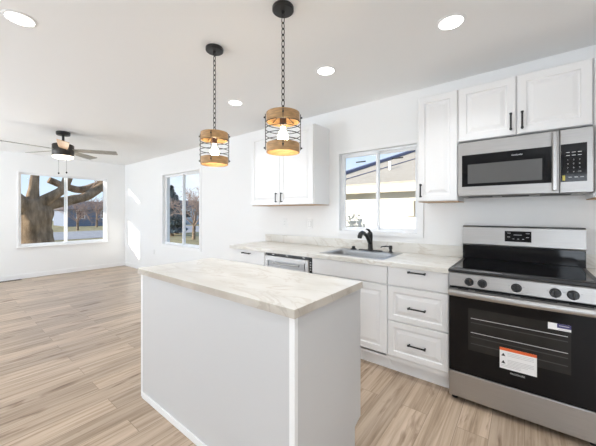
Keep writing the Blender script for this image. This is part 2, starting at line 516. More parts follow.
# ---------------------------------------------------------------- kitchen cabinets
def raised(x0, x1, z0, z1, y, t=.02, stile=.052):
    s = stile
    return MB().panel(x0, x1, z0, z1, y, [(0, 0), (0, t - .004), (.004, t), (s, t), (s + .006, t - .009), (s + .016, t - .009), (s + .040, t - .001), (s + .042, t - .001)])
def flat(x0, x1, z0, z1, y, t=.02):
    return MB().panel(x0, x1, z0, z1, y, [(0, 0), (0, t - .004), (.004, t)])
def pull(cx, cz, y, L, axis, parent, name='handle'):
    """black bar pull standing off a face at y"""
    m = MB()
    a = Vector((1, 0, 0)) if axis == 'x' else Vector((0, 0, 1))
    c = Vector((cx, y - .026, cz))
    h = L / 2
    ts = [-1, -.97, -.9, -.82, -.74, 0, .74, .82, .9, .97, 1]
    rs = [.003, .008, .0092, .008, .0062, .0062, .0062, .008, .0092, .008, .003]
    m.tube([c + a * h * t for t in ts], rs, 10)
    for s in (-1, 1):
        p = c + a * h * .86 * s
        m.tube([p, p + Vector((0, .019, 0)), p + Vector((0, .0255, 0))], [.0045, .0045, .007], 10)
    return m.build(name, M['black'], parent, smooth=True)

UFB = D - .312      # front of the upper carcasses
UD = .02            # door thickness
def wall_cabinet(x0, x1, z0, z1, label, doors, wood=True):
    r = thing('wall_cabinet', ((x0 + x1) / 2, D, z0), label, 'cabinet', 'white wall cabinets')
    MB().box(x0, x1, UFB, D - .0005, z0 + .005, z1, .0015, 1).build('carcass', M['cab'], r)
    if wood:
        MB().box(x0 + .004, x1 - .004, UFB + .003, D - .004, z0 - .001, z0 + .0045).build('bottom_panel', M['cabwood'], r, label='raw wood underside')
    for a0, a1, hx, hz, L in doors:
        d = raised(a0, a1, z0 + .008, z1 - .008, UFB - .0005, UD).build('door', M['cab'], r)
        if hx is not None:
            pull(hx, hz, UFB - UD - .0005, L, 'z', d)
    return r
U0, U1 = 1.404, 2.304
wall_cabinet(-2.831, -1.827, U0, U1, 'tall white two-door wall cabinet left of the sink window', [(-2.825, -2.331, -2.372, 1.497, .115), (-2.326, -1.833, -2.285, 1.497, .115)])
wall_cabinet(-.73, -.4195, U0, U1, 'narrow white single-door wall cabinet between window and microwave', [(-.724, -.424, -.698, 1.50, .115)])
wall_cabinet(-.4185, .3445, 1.868, U1, 'low white two-door wall cabinet directly above the microwave', [(-.414, -.050, -.078, 1.968, .125), (-.043, .340, -.013, 1.968, .125)], False)
wall_cabinet(.346, .96, U0, U1, 'white wall cabinet right of the microwave, cut off by the frame edge', [(.351, .651, .62, 1.50, .115), (.656, .955, .69, 1.50, .115)])

BF = D - .60        # base carcass front
BDY = BF - .0005
def base_cabinet(x0, x1, label, cat='cabinet', open_top=False):
    r = thing('base_cabinet', ((x0 + x1) / 2, D, 0), label, cat, 'white base cabinets')
    if open_top:     # sink base: sides, floor and back only, so the bowl hangs free
        m = MB()
        m.box(x0, x0 + .016, BF, D - .004, .11, .8755); m.box(x1 - .016, x1, BF, D - .004, .11, .8755)
        m.box(x0 + .016, x1 - .016, BF, D - .004, .11, .126); m.box(x0 + .016, x1 - .016, D - .01, D - .004, .126, .8755)
        m.box(x0 + .016, x1 - .016, BF, BF + .018, .70, .8755)
        m.build('carcass', M['cab'], r)
    else:
        MB().box(x0, x1, BF, D - .004, .11, .8755).build('carcass', M['cab'], r)
    MB().box(x0, x1, BF + .055, BF + .073, .0005, .1095).build('toe_kick', M['cab'], r)
    return r
# drawer base by the range
c = base_cabinet(-.8835, -.4255, 'white three-drawer base cabinet between sink cabinet and range')
for z0, z1, f in ((.724, .870, flat), (.440, .716, raised), (.150, .432, raised)):
    d = (f(-.879, -.430, z0, z1, BDY) if f is flat else f(-.879, -.430, z0, z1, BDY, .02, .045)).build('drawer', M['cab'], c)
    pull(-.650, .848 if f is flat else (z0 + z1) / 2 - .011, BDY - .02, .135, 'x', d)
# sink base
c = base_cabinet(-1.6455, -.8845, 'white sink base cabinet with plain false front above two doors', open_top=True)
flat(-1.641, -.889, .724, .870, BDY).build('false_front', M['cab'], c)
for a0, a1 in ((-1.641, -1.268), (-1.262, -.889)):
    d = raised(a0, a1, .150, .716, BDY).build('door', M['cab'], c)
    pull(a1 - .03 if a0 < -1.5 else a0 + .03, .63, BDY - .02, .115, 'z', d)
# left end
c = base_cabinet(-2.858, -2.2875, 'white base cabinet left of the dishwasher with one plain top drawer')
d = flat(-2.853, -2.292, .724, .870, BDY).build('drawer', M['cab'], c); pull(-2.585, .838, BDY - .02, .135, 'x', d)
for a0, a1 in ((-2.853, -2.576), (-2.570, -2.292)):
    d = raised(a0, a1, .150, .716, BDY).build('door', M['cab'], c)
    pull(a1 - .03 if a0 < -2.7 else a0 + .03, .63, BDY - .02, .115, 'z', d)
# right of the range
c = base_cabinet(.347, .96, 'white base cabinet right of the range, hidden behind it')
d = flat(.352, .955, .724, .870, BDY).build('drawer', M['cab'], c); pull(.65, .80, BDY - .02, .135, 'x', d)
d = raised(.352, .955, .150, .716, BDY).build('door', M['cab'], c); pull(.39, .63, BDY - .02, .115, 'z', d)

# countertops
CT0, CT1 = .8765, .914
SKX, SKY = (-1.585, -.955), (2.375, 2.845)
ct = thing('countertop', (-1.64, D, CT0), 'long white veined countertop holding the sink, with low backsplash', 'countertop')
def rect(x0, x1, y0, y1, z): return [(x0, y0, z), (x1, y0, z), (x1, y1, z), (x0, y1, z)]
cx0, cx1, cy0, cy1 = -2.875, -.4245, D - .648, D - .0005
b_ = .003
MB().loops([rect(cx0, cx1, cy0, cy1, CT0), rect(cx0, cx1, cy0, cy1, CT1 - b_), rect(cx0 + b_, cx1 - b_, cy0 + b_, cy1, CT1),
            rect(SKX[0] + .02, SKX[1] - .02, SKY[0] + .02, SKY[1] - .07, CT1), rect(SKX[0] + .02, SKX[1] - .02, SKY[0] + .02, SKY[1] - .07, CT0)], closed=True).build('slab', M['stone'], ct)
MB().box(cx0, cx1, D - .02, D - .0008, CT1 + .0003, 1.014, .002).build('backsplash', M['stone'], ct)
ct2 = thing('countertop', (.65, D, CT0), 'short white veined countertop right of the range, mostly outside the frame', 'countertop')
MB().box(.343, .975, cy0, cy1, CT0, CT1, .002).build('slab', M['stone'], ct2)
MB().box(.343, .975, D - .02, D - .0008, CT1 + .0003, 1.014, .002).build('backsplash', M['stone'], ct2)

# sink
def rrect(x0, x1, y0, y1, z, r, n=5):
    pts = []
    for cx, cy, a in ((x1 - r, y0 + r, -90), (x1 - r, y1 - r, 0), (x0 + r, y1 - r, 90), (x0 + r, y0 + r, 180)):
        for k in range(n + 1):
            t = R(a + 90 * k / n)
            pts.append((cx + r * math.cos(t), cy + r * math.sin(t), z))
    return pts
sk = thing('kitchen_sink', (-1.27, 2.6, CT1), 'stainless steel drop-in kitchen sink set in the countertop under the window', 'sink')
x0, x1, y0, y1 = SKX[0] - .02, SKX[1] + .02, SKY[0] - .015, SKY[1] + .03
i0, i1, j0, j1 = SKX[0] + .03, SKX[1] - .03, SKY[0] + .03, SKY[1] - .085
z = CT1
MB().loops([rrect(x0, x1, y0, y1, z + .0006, .03), rrect(x0 + .004, x1 - .004, y0 + .004, y1 - .004, z + .004, .03), rrect(i0 - .012, i1 + .012, j0 - .012, j1 + .012, z + .004, .05),
            rrect(i0, i1, j0, j1, z - .004, .05), rrect(i0 + .012, i1 - .012, j0 + .012, j1 - .012, z - .15, .05), rrect(i0 + .04, i1 - .04, j0 + .04, j1 - .04, z - .175, .04),
            rrect(i0 + .038, i1 - .038, j0 + .038, j1 - .038, z - .178, .04), rrect(i0 + .01, i1 - .01, j0 + .01, j1 - .01, z - .151, .05),
            rrect(i0 - .003, i1 + .003, j0 - .003, j1 + .003, z - .004, .05), rrect(i0 - .008, i1 + .008, j0 - .008, j1 + .008, z + .0006, .05)], cap0=False, cap1=False, closed=True).build('rim', M['sinksteel'], sk, smooth=True)
MB().loops([rrect(i0 + .039, i1 - .039, j0 + .039, j1 - .039, z - .1772, .04), rrect(i0 + .039, i1 - .039, j0 + .039, j1 - .039, z - .1752, .04)]).build('basin_floor', M['sinksteel'], sk)
MB().lathe([(.042, 0), (.042, .003), (.03, .003), (.028, -.004)], ((i0 + i1) / 2, (j0 + j1) / 2, z - .1748)).build('drain', M['steel'], sk, smooth=True)

# faucet: base plate, leaning body, pull-out spout reaching over the bowl, lever on top
FX, FY, FZ = -1.262, 2.822, CT1 + .0045
fa = thing('faucet', (FX, FY, FZ), 'matte black pull-out kitchen faucet behind the sink', 'faucet')
MB().loops([rrect(FX - .13, FX + .13, FY - .028, FY + .028, FZ, .027), rrect(FX - .128, FX + .128, FY - .026, FY + .026, FZ + .008, .025)]).build('base_plate', M['black'], fa, smooth=True)
MB().tube([(FX, FY, FZ + .008), (FX, FY, FZ + .03), (FX, FY, FZ + .10), (FX, FY - .005, FZ + .155), (FX, FY - .010, FZ + .185), (FX, FY - .012, FZ + .196)], [.030, .025, .024, .027, .026, .015], 20).build('body', M['black'], fa, smooth=True)
MB().tube([(FX, FY - .006, FZ + .075), (FX, FY - .05, FZ + .125), (FX, FY - .10, FZ + .168), (FX, FY - .15, FZ + .190)], [.020, .019, .018, .018], 16).build('spout', M['black'], fa, smooth=True)
MB().tube([(FX, FY - .151, FZ + .190), (FX, FY - .19, FZ + .196), (FX, FY - .225, FZ + .185), (FX, FY - .245, FZ + .160), (FX, FY - .248, FZ + .145)], [.018, .021, .023, .023, .019], 16).build('spray_head', M['black'], fa, smooth=True)
MB().tube([(FX, FY - .008, FZ + .194), (FX, FY - .03, FZ + .212), (FX, FY - .075, FZ + .226), (FX, FY - .10, FZ + .228)], [.014, .012, .008, .006], 12).build('lever', M['black'], fa, smooth=True)
sd = thing('soap_dispenser', (-1.045, 2.815, FZ), 'small black soap dispenser pump right of the faucet', 'soap dispenser')
MB().lathe([(.022, 0), (.022, .006), (.014, .010), (.013, .03), (.017, .034), (.017, .062), (.012, .068)], (-1.045, 2.815, FZ)).build('pump', M['black'], sd, smooth=True)
MB().tube([(-1.045, 2.815, FZ + .055), (-1.075, 2.78, FZ + .062), (-1.105, 2.74, FZ + .060), (-1.112, 2.731, FZ + .052)], [.007, .006, .005, .005], 10).build('nozzle', M['black'], sd, smooth=True)
ag = thing('sink_hole_cover', (-1.452, 2.815, FZ), 'low black domed hole cover left of the faucet', 'hole cover')
MB().lathe([(.034, 0), (.034, .006), (.024, .010), (.018, .018), (.019, .030), (.012, .036)], (-1.452, 2.815, FZ)).build('cap', M['black'], ag, smooth=True)

# dishwasher
dw = thing('dishwasher', (-1.97, D, 0), 'stainless dishwasher under the counter left of the sink', 'dishwasher')
dx0, dx1 = -2.283, -1.682
MB().box(dx0 + .004, dx1 + .0, BF + .01, D - .06, .10, .864).build('tub', M['darkgap'], dw)
m = MB().panel(dx0, dx1, .12, .842, BF - .002, [(0, 0), (0, .020), (.003, .023)])
m.build('door', M['steel'], dw)
m = MB().frame(dx0 + .045, dx1 - .045, .722, .800, BF - .033, BF - .0255, .006).build('handle_surround', M['steel'], dw)
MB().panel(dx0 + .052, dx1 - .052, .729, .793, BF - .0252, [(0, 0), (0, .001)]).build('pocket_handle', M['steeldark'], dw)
MB().tube([(dx0 + .12, BF - .028, .772), (dx0 + .25, BF - .036, .768), (dx1 - .25, BF - .036, .768), (dx1 - .12, BF - .028, .772)], .008, 10).build('grip', M['steel'], dw, smooth=True)
MB().box(dx0, dx1 + .032, BF - .012, BF + .005, .847, .874).build('control_strip', M['blackplastic'], dw, label='black strip above the steel door')
MB().box(dx1 + .004, dx1 + .032, BF - .012, BF + .05, .12, .8465).build('side_gasket', M['darkgap'], dw)  # fills the open gap beside the door, its shade put in as black
for xx in (dx0 + .10, dx0 + .30, dx1 - .08):
    MB().box(xx, xx + .03, BF - .016, BF - .0125, .853, .862).build('mounting_clip', M['steel'], dw)
m = MB()
for k in range(4):
    m.box(dx1 + .009, dx1 + .026, BF - .014, BF - .0125, .74 + k * .025, .75 + k * .025)
m.build('gasket_mark', M['grey'], dw)
MB().box(dx0, dx1, BF + .055, BF + .07, .0005, .098).build('toe_panel', M['blackplastic'], dw)

# ---------------------------------------------------------------- island
IX0, IX1, IY0, IY1 = -2.18, -.736, .912, 1.54
ic = MB().box(IX0 + .0015, IX1 - .0015, IY0 + .0015, IY1 - .0015, .876, .914, .001, 1).build('island_countertop', M['stone'], None, at=(-1.46, 1.21, .876))
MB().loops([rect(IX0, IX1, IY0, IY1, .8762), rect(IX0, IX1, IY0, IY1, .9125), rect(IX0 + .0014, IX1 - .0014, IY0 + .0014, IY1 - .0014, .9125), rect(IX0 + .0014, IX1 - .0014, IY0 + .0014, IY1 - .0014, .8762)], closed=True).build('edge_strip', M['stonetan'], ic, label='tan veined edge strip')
tag(ic, 'white veined laminate countertop lying on the kitchen island', 'countertop')
il = thing('kitchen_island', (-1.46, 1.21, 0), 'white panelled kitchen island under the pendant lights', 'island')
bx0, bx1, by0, by1 = IX0 + .022, IX1 - .010, IY0 + .014, IY1 + .004
MB().box(bx0 + .012, bx1 - .012, by0 + .012, by1 - .022, .145, .8755).build('carcass', M['cab'], il)
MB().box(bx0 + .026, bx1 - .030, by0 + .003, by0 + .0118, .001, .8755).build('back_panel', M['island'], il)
# end panels with a toe notch on the kitchen side
def end_panel(xa, xb):
    pts = [(xa, by0 + .0254, .001), (xa, by1 - .075, .001), (xa, by1 - .075, .108), (xa, by1 - .004, .132), (xa, by1 - .004, .8755), (xa, by0 + .0254, .8755)]
    return MB().poly(pts, (xb - xa, 0, 0))
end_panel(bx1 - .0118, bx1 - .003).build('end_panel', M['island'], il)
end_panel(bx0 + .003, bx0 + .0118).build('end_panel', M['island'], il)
MB().box(bx1 - .0295, bx1, by0, by0 + .0078, .001, .8755, .001).box(bx1 - .0118, bx1 - .0028, by0 + .0079, by0 + .0252, .001, .8755).build('corner_trim', M['trim'], il)
MB().box(bx0, bx0 + .0255, by0, by0 + .0078, .001, .8755, .001).build('corner_trim', M['trim'], il)
MB().box(bx0 + .0262, bx1 - .0302, by0 - .006, by0 + .0028, .001, .042, .002).build('base_trim', M['trim'], il)
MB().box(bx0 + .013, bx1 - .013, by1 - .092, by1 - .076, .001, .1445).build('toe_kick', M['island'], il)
n_ = 3
wd = (bx1 - bx0 - .03) / n_
for k in range(n_):      # doors on the kitchen side
    a0 = bx0 + .015 + k * wd
    m = MB()
    lp = []
    for ins, h in [(0, 0), (0, .014), (.004, .018), (.052, .018), (.058, .010), (.068, .010), (.092, .017)]:
        lp.append([(a0 + .002 + ins, by1 - .0215 + h, .16 + ins), (a0 + wd - .002 - ins, by1 - .0215 + h, .16 + ins), (a0 + wd - .002 - ins, by1 - .0215 + h, .868 - ins), (a0 + .002 + ins, by1 - .0215 + h, .868 - ins)])
    d = m.loops(lp).build('door', M['cab'], il)

# ---------------------------------------------------------------- range
X0, X1 = -.4205, .3395
ry = D - .645           # body front
rg = thing('range', (-.04, D, 0), 'freestanding stainless electric range with black glass top and oven door', 'range')
MB().box(X0 + .002, X1 - .002, ry + .001, D - .02, .035, .898).build('body', M['blackplastic'], rg)
# cooktop
m = MB()
fy0, fy1 = D - .690, D - .0905
m.loops([rect(X0, X1, fy0 + .004, fy1, .8985), rect(X0, X1, fy0, fy1, .904), rect(X0, X1, fy0, fy1, .918), rect(X0 + .006, X1 - .006, fy0 + .008, fy1, .925),
         rect(X0 + .03, X1 - .03, fy0 + .04, fy1 - .02, .925), rect(X0 + .03, X1 - .03, fy0 + .04, fy1 - .02, .920)], cap0=True, cap1=True)
cook = m.build('cooktop', M['blackplastic'], rg)
MB().box(X0 + .0315, X1 - .0315, fy0 + .0415, fy1 - .0215, .9203, .9262, .001).build('glass_top', M['glassblack'], cook)
# backguard
MB().box(X0, X1, D - .09, D - .004, .899, 1.045, .003).build('backguard_base', M['glassblack'], rg)
m = MB()
bg = [(-.097, 1.040), (-.102, 1.052), (-.090, 1.190), (-.082, 1.197), (-.006, 1.197), (-.006, 1.0455), (-.0895, 1.0455)]
m.poly([(X0, D + a, b) for a, b in bg], (X1 - X0, 0, 0))
gb = m.build('backguard', M['steel'], rg)
MB().box(X0, X1, D - .083, D - .006, 1.1973, 1.2015).build('top_edge', M['blackplastic'], gb)
def onbg(z): return D - .102 + (z - 1.052) * .012 / .138
dp = MB().poly([(-.125, onbg(1.083) - .0025, 1.083), (-.125, onbg(1.083) + .004, 1.083), (-.125, onbg(1.166) + .004, 1.166), (-.125, onbg(1.166) - .0025, 1.166)], (.166, 0, 0)).build('display', M['glassblack'], gb)
m = MB()
for xx, zz, ww in ((-.108, 1.148, .022), (-.108, 1.118, .018), (.008, 1.148, .022), (.008, 1.118, .018), (-.075, 1.104, .012), (-.045, 1.104, .012), (-.015, 1.104, .012), (-.068, 1.135, .05)):
    y_ = onbg(zz) - .0031
    m.box(xx, xx + ww, y_, y_ + .0004, zz, zz + .0035)
m.build('display_print', M['grey'], gb)
# sloped control panel
m = MB()
pf = [(ry - .028, .800), (ry - .036, .806), (ry - .030, .888), (ry - .026, .8975), (ry + .0008, .8975), (ry + .0008, .800)]
m.poly([(X0 + .002, a, b) for a, b in pf], (X1 - X0 - .004, 0, 0))
cp = m.build('control_panel', M['steel'], rg)
for kx in (-.296, -.220, -.040, .141, .217):
    ky = ry - .0328
    kn = MB().lathe([(.027, 0), (.027, .004), (.0235, .007), (.022, .026), (.020, .030)], (kx, ky, .842), (0, -1, .07), 28).build('knob', M['blackplastic'], rg, smooth=True)
    MB().box(kx - .005, kx + .005, ky - .040, ky - .0305, .842 - .020, .842 + .025, .002).build('knob_grip', M['blackplastic'], kn)
m = MB()
for kx in (-.296, -.220, -.040, .141, .217):
    for s in (-1, 1):
        m.box(kx + s * .036 - .004, kx + s * .036 + .004, ry - .0342, ry - .0336, .850, .853)
    m.box(kx - .004, kx + .004, ry - .0316, ry - .031, .874, .876)
m.build('knob_print', M['slot'], cp)
# vent strip, oven door
MB().box(X0 + .004, X1 - .004, ry - .012, ry + .0005, .780, .7995).build('vent_strip', M['darkgap'], rg)
od = thing('oven_door', (0, 0, 0)); od.parent = rg; od.location = (0, -.63, 0)
m = MB(); m.box(X0 + .003, X1 - .003, ry - .040, ry - .0005, .218, .7795, .003)
m.build('door_panel', M['glassblack'], od)
m = MB()
m.box(X0 + .003, X1 - .003, ry - .044, ry - .0005, .7805, .7865, .001)
m.box(X0 + .003, X1 - .003, ry - .0445, ry - .0405, .745, .7805)
m.build('door_trim', M['steel'], od)
m = MB()
for a, b in ((-.36, -.30), (-.26, -.07), (-.02, .15), (.20, .30)):
    MB().box(a, b, ry - .0455, ry - .030, .7868, .7895).build('vent_slot', M['darkgap'], od)
# handle: flat bowed bar on two posts
m = MB()
lp = []
for k in range(13):
    t = -1 + 2 * k / 12
    x = -.0405 + t * .372
    y = ry - .083 - .012 * (1 - t * t)
    lp.append([(x, y - .010, .766 - .008), (x, y - .004, .766 - .019), (x, y + .006, .766 - .019), (x, y + .010, .766), (x, y + .006, .766 + .019), (x, y - .004, .766 + .019), (x, y - .010, .766 + .008)])
m.loops(lp)
for xx in (-.375, .294):
    m.box(xx - .014, xx + .014, ry - .078, ry - .0448, .756, .776, .003)
m.build('handle', M['steel'], od, smooth=True)
MB().box(-.30, .208, ry - .0410, ry - .0402, .386, .668).build('oven_window', M['ovenwin'], od)
m = MB()
for zz in (.600, .505):
    MB().box(-.285, .195, ry - .0416, ry - .0411, zz, zz + .0034).build('rack_line', M['grey'], od)
m = MB()
for zz in (.570, .475, .43):
    MB().box(-.285, .195, ry - .0414, ry - .0411, zz, zz + .006).build('lower_rack_line', M['dimgrey'], od)
ft = ry - .0417
MB().box(-.125, .058, ft - .0004, ft, .324, .456).build('warning_sticker', M['white'], od, label='white sticker with orange header')
MB().box(-.125, .058, ft - .0009, ft - .0005, .438, .456).build('sticker_header', M['orange'], od)
m = MB()
rnd = random.Random(4)
for k in range(11):
    zz = .425 - k * .0088
    if k in (3, 4): continue
    xs = -.085 if k < 9 else -.118
    m.box(xs, xs + (.13 if rnd.random() < .6 else .10), ft - .0008, ft - .0005, zz, zz + .0028)
m.build('sticker_print', M['grey'], od)
m = MB()
for zz in (.412, .366):
    MB().poly([(-.117, ft - .0005, zz - .009), (-.095, ft - .0005, zz - .009), (-.106, ft - .0005, zz + .010)], (0, -.0004, 0)).build('sticker_symbol', M['blackplastic'], od)
MB().box(.108, .208, ft - .0004, ft, .630, .668).build('energy_label', M['white'], od, label='small white and navy label')
MB().box(.148, .208, ft - .0009, ft - .0005, .644, .668).build('label_header', M['navy'], od)
m = MB(); m.box(.156, .200, ft - .0013, ft - .001, .655, .659); m.box(.152, .200, ft - .0008, ft - .0005, .634, .637); m.build('label_print', M['grey'], od)
writing('FRIGIDAIRE', .0145, -.035, ry - .0404, .302, M['grey'], od, 'brand_lettering', 1.0)
MB().box(X0 + .003, X1 - .003, ry - .036, ry - .0005, .040, .2125, .004).build('storage_drawer', M['steel'], rg)
for fx, fy in ((X0 + .03, ry + .03), (X1 - .03, ry + .03), (X0 + .03, D - .08), (X1 - .03, D - .08)):
    MB().lathe([(.02, 0), (.02, .02), (.012, .021), (.012, .0345)], (fx, fy, .0005), seg=16).build('foot', M['blackplastic'], rg)

# ---------------------------------------------------------------- microwave
mx0, mx1, mz0, mz1 = -.4145, .3425, 1.4405, 1.8575
MF = D - .36
mw = thing('microwave', (-.036, D, mz0), 'stainless over-the-range microwave under the low wall cabinet', 'microwave')
MB().box(mx0, mx1, MF + .028, D - .0006, mz0 + .012, mz1 + .006).build('housing', M['blackplastic'], mw)
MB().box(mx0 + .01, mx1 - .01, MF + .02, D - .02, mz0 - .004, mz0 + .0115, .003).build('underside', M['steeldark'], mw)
m = MB()
for k in range(3): MB().box(mx0 + .06 + k * .22, mx0 + .22 + k * .22, MF + .05, MF + .16, mz0 - .006, mz0 - .0042).build('vent_grille', M['darkgap'], mw)
sx = .1825
dr = MB().panel(mx0, sx - .0012, mz0, mz1, MF + .0275, [(0, 0), (0, .024), (.004, .0275)]).build('door', M['steel'], mw)
MB().box(-.386, .143, MF - .0012, MF - .0001, 1.512, 1.757, .0004, 1).build('door_glass', M['glassblack'], dr)
MB().box(-.346, .094, MF - .0020, MF - .0013, 1.535, 1.682).build('window_screen', M['mwglass'], dr)
writing('FRIGIDAIRE', .0125, -.043, MF - .0014, 1.7225, M['grey'], dr, 'brand_lettering')
m = MB()
m.box(.1445, .1705, MF - .045, MF - .024, 1.455, 1.845, .006, 3)
m.box(.149, .166, MF - .0245, MF - .0003, 1.475, 1.495); m.box(.149, .166, MF - .0245, MF - .0003, 1.803, 1.823)
m.build('handle', M['steelv'], dr)
pn = MB().panel(sx + .0012, mx1, mz0, mz1, MF + .0275, [(0, 0), (0, .024), (.004, .0275)]).build('control_panel', M['steel'], mw)
MB().box(.187, .312, MF - .0012, MF - .0001, 1.513, 1.760, .0004, 1).build('keypad', M['glassblack'], pn)
for r_, row in enumerate(('123', '456', '789', '*0#')):
    for c_, ch in enumerate(row):
        if ch == '*':
            ch = 'C'
        if ch == '#':
            ch = 'OK'
        writing(ch, .012, .222 + c_ * .028, MF - .0014, 1.655 - r_ * .026, M['grey'], pn, 'key_lettering')
m = MB()
for r_ in range(2):
    for c_ in range(3):
        m.box(.213 + c_ * .028, .231 + c_ * .028, MF - .0016, MF - .0013, 1.682 + r_ * .020, 1.686 + r_ * .020)
for c_ in range(3): m.box(.225 + c_ * .028, .241 + c_ * .028, MF - .0016, MF - .0013, 1.540, 1.544)
m.build('key_print', M['grey'], pn)
MB().box(.196, .209, MF - .0018, MF - .0013, 1.522, 1.556).build('sticker', M['yellow'], pn, label='small yellow sticker')

# ---------------------------------------------------------------- outlets, floor vent
def outlet(name, x, y, z, label, cat, toggle=False):
    r = thing(name, (x, y, z), label, cat, 'white wall plates')
    MB().panel(x - .036, x + .036, z - .058, z + .058, y - .0005, [(0, 0), (0, .003), (.004, .006)]).build('cover_plate', M['plate'], r)
    if toggle:
        MB().panel(x - .017, x + .017, z - .034, z + .034, y - .0068, [(0, 0), (.001, .003)]).build('rocker', M['plate'], r)
        MB().box(x - .019, x + .019, y - .0069, y - .0066, z - .036, z + .036).build('rocker_gap', M['slot'], r)
    else:
        for dz in (-.02, .02):
            MB().lathe([(.0165, 0), (.0165, .002), (.0155, .003)], (x, y - .0066, z + dz), (0, -1, 0), 20).build('socket', M['plate'], r)
        m = MB()
        for dz in (-.02, .02):
            for dx in (-.006, .006): m.box(x + dx - .0012, x + dx + .0012, y - .0103, y - .0097, z + dz - .003, z + dz + .006)
        m.build('slot', M['slot'], r)
    return r
outlet('wall_outlet', -2.525, D, 1.177, 'white double wall outlet above the backsplash, left of the rocker switch', 'outlet')
outlet('rocker_switch', -2.112, D, 1.175, 'white rocker switch above the backsplash, left of the sink window', 'switch', True)
outlet('wall_outlet', -6.355, LIV, .463, 'white wall outlet low on the living room wall beside the narrow window', 'outlet')
fv = thing('floor_vent', (-7.79, .93, 0), 'dark metal floor vent below the far window', 'floor vent')
m = MB()
vx0, vx1, vy0, vy1 = -7.86, -7.745, .78, 1.10
m.loops([rect(vx0, vx1, vy0, vy1, .0006), rect(vx0 + .004, vx1 - .004, vy0 + .004, vy1 - .004, .005), rect(vx0 + .018, vx1 - .018, vy0 + .018, vy1 - .018, .005), rect(vx0 + .018, vx1 - .018, vy0 + .018, vy1 - .018, .0006)], closed=True)
m.build('vent_frame', M['bronze'], fv)
m = MB()
for k in range(14):
    yy = vy0 + .024 + k * .0207
    m.box(vx0 + .0185, vx1 - .0185, yy, yy + .007, .0008, .0045)
m.build('louver', M['bronze'], fv)

# ---------------------------------------------------------------- ceiling lights
def recessed(x, y, label, power=1.0):
    r = thing('recessed_light', (x, y, H), label, 'ceiling light', 'recessed ceiling lights')
    m = MB()
    def circ(rad, z_): return [(x + rad * math.cos(2 * PI * k / 40), y + rad * math.sin(2 * PI * k / 40), z_) for k in range(40)]
    m.loops([circ(.084, H - .0005), circ(.083, H - .003), circ(.074, H - .006), circ(.068, H - .006), circ(.068, H - .0005)], closed=True)
    m.build('trim_ring', M['trim'], r, smooth=True)
    MB().lathe([(.0675, 0), (.0675, .0022), (.06, .003)], (x, y, H - .0008), (0, 0, -1), 40).build('diffuser', M['can'], r)
    ld = bpy.data.lights.new('downlight', 'AREA'); ld.shape = 'DISK'; ld.size = .13; ld.spread = R(115); ld.energy = CAN_POWER * power; ld.color = (.93, .965, 1)
    lo = bpy.data.objects.new('downlight', ld); COL.objects.link(lo); lo.parent = r; lo.location = (0, 0, -.008)
    return r
recessed(-2.451, .338, 'round recessed ceiling light at the upper left corner, over the open floor')
recessed(-.364, 2.02, 'round recessed ceiling light nearest the cabinet above the microwave')
recessed(-1.316, 2.055, 'round recessed ceiling light to the right of the nearer pendant')
recessed(-2.469, 2.041, 'small round recessed ceiling light between the two pendants')

recessed(-.364, .338, 'round recessed ceiling light directly above the photographer, outside the frame', 1.1)  # this and the next are added to brighten aisle and lower cabinets
recessed(.70, 1.0, 'round recessed ceiling light right of the range, outside the frame', 1.9)

# ---------------------------------------------------------------- pendants
px, py = -1.108, 1.268
pd = thing('pendant_light', (px, py, H), 'nearer and larger wood-and-wire cage pendant hanging over the right end of the island', 'pendant light', 'pendant lights over the island')
MB().lathe([(.060, -.0005), (.0625, -.004), (.0625, -.022), (.058, -.026), (.012, -.027), (.010, -.040), (.004, -.042)], (px, py, H)).build('canopy', M['black'], pd, smooth=True)
m = MB()
zt, zb = 2.470, 1.915
L = .043
n_ = int((zt - zb) / (L - .009))
for k in range(n_ + 1):
    zc = zt - k * (zt - zb) / n_
    pts = []
    for q in range(14):
        t = 2 * PI * q / 14
        a, b = .0080 * math.cos(t), L / 2 * math.sin(t)
        pts.append((px + (a if k % 2 else a * .25), py + (a * .25 if k % 2 else a), zc + b))
    m.tube(pts, .0026, 6, closed=True)
m.build('chain', M['black'], pd, smooth=True)
MB().lathe([(.005, .118), (.008, .112), (.016, .106), (.019, .095), (.019, .04), (.016, .034), (.014, .034)], (px, py, 1.785), seg=24).build('socket', M['socket'], pd, smooth=True)
bulb = MB().lathe([(.013, .092), (.014, .075), (.020, .062), (.028, .048), (.031, .034), (.028, .018), (.018, .006), (.006, .001)], (px, py, 1.718), seg=24).build('bulb', M['bulb'], pd, smooth=True)
for z0, z1 in ((1.838, 1.892), (1.660, 1.714)):
    b = MB().band((px, py), .090, .097, z0, z1).build('wood_band', M['oak'], pd, smooth=True)
    m = MB()
    for k in range(4):
        t = R(-49 + 90 * k)
        m.lathe([(.0055, 0), (.0055, .006), (.003, .008)], (px + .1045 * math.cos(t), py + .1045 * math.sin(t), (z0 + z1) / 2), (math.cos(t), math.sin(t), 0), 10)
    m.build('bolt', M['black'], b, smooth=True)
m = MB()
for zz in (1.832, 1.797, 1.762, 1.727):
    m.ring((px, py, zz), .1025, .0024)
for k in range(4):
    t = R(-49 + 90 * k); c_, s_ = math.cos(t), math.sin(t)
    m.tube([(px + .1022 * c_, py + .1022 * s_, 1.675), (px + .1022 * c_, py + .1022 * s_, 1.885)], .0022, 6)
for k in range(4):
    t = R(-4 + 90 * k); c_, s_ = math.cos(t), math.sin(t)
    m.tube([(px + .012 * c_, py + .012 * s_, 1.893), (px + .0885 * c_, py + .0885 * s_, 1.852)], .0022, 6)
m.build('wire_cage', M['black'], pd, smooth=True)
copy_thing(pd, (-1.775, 1.274, H), 'farther and smaller-looking wood-and-wire cage pendant hanging over the left end of the island')

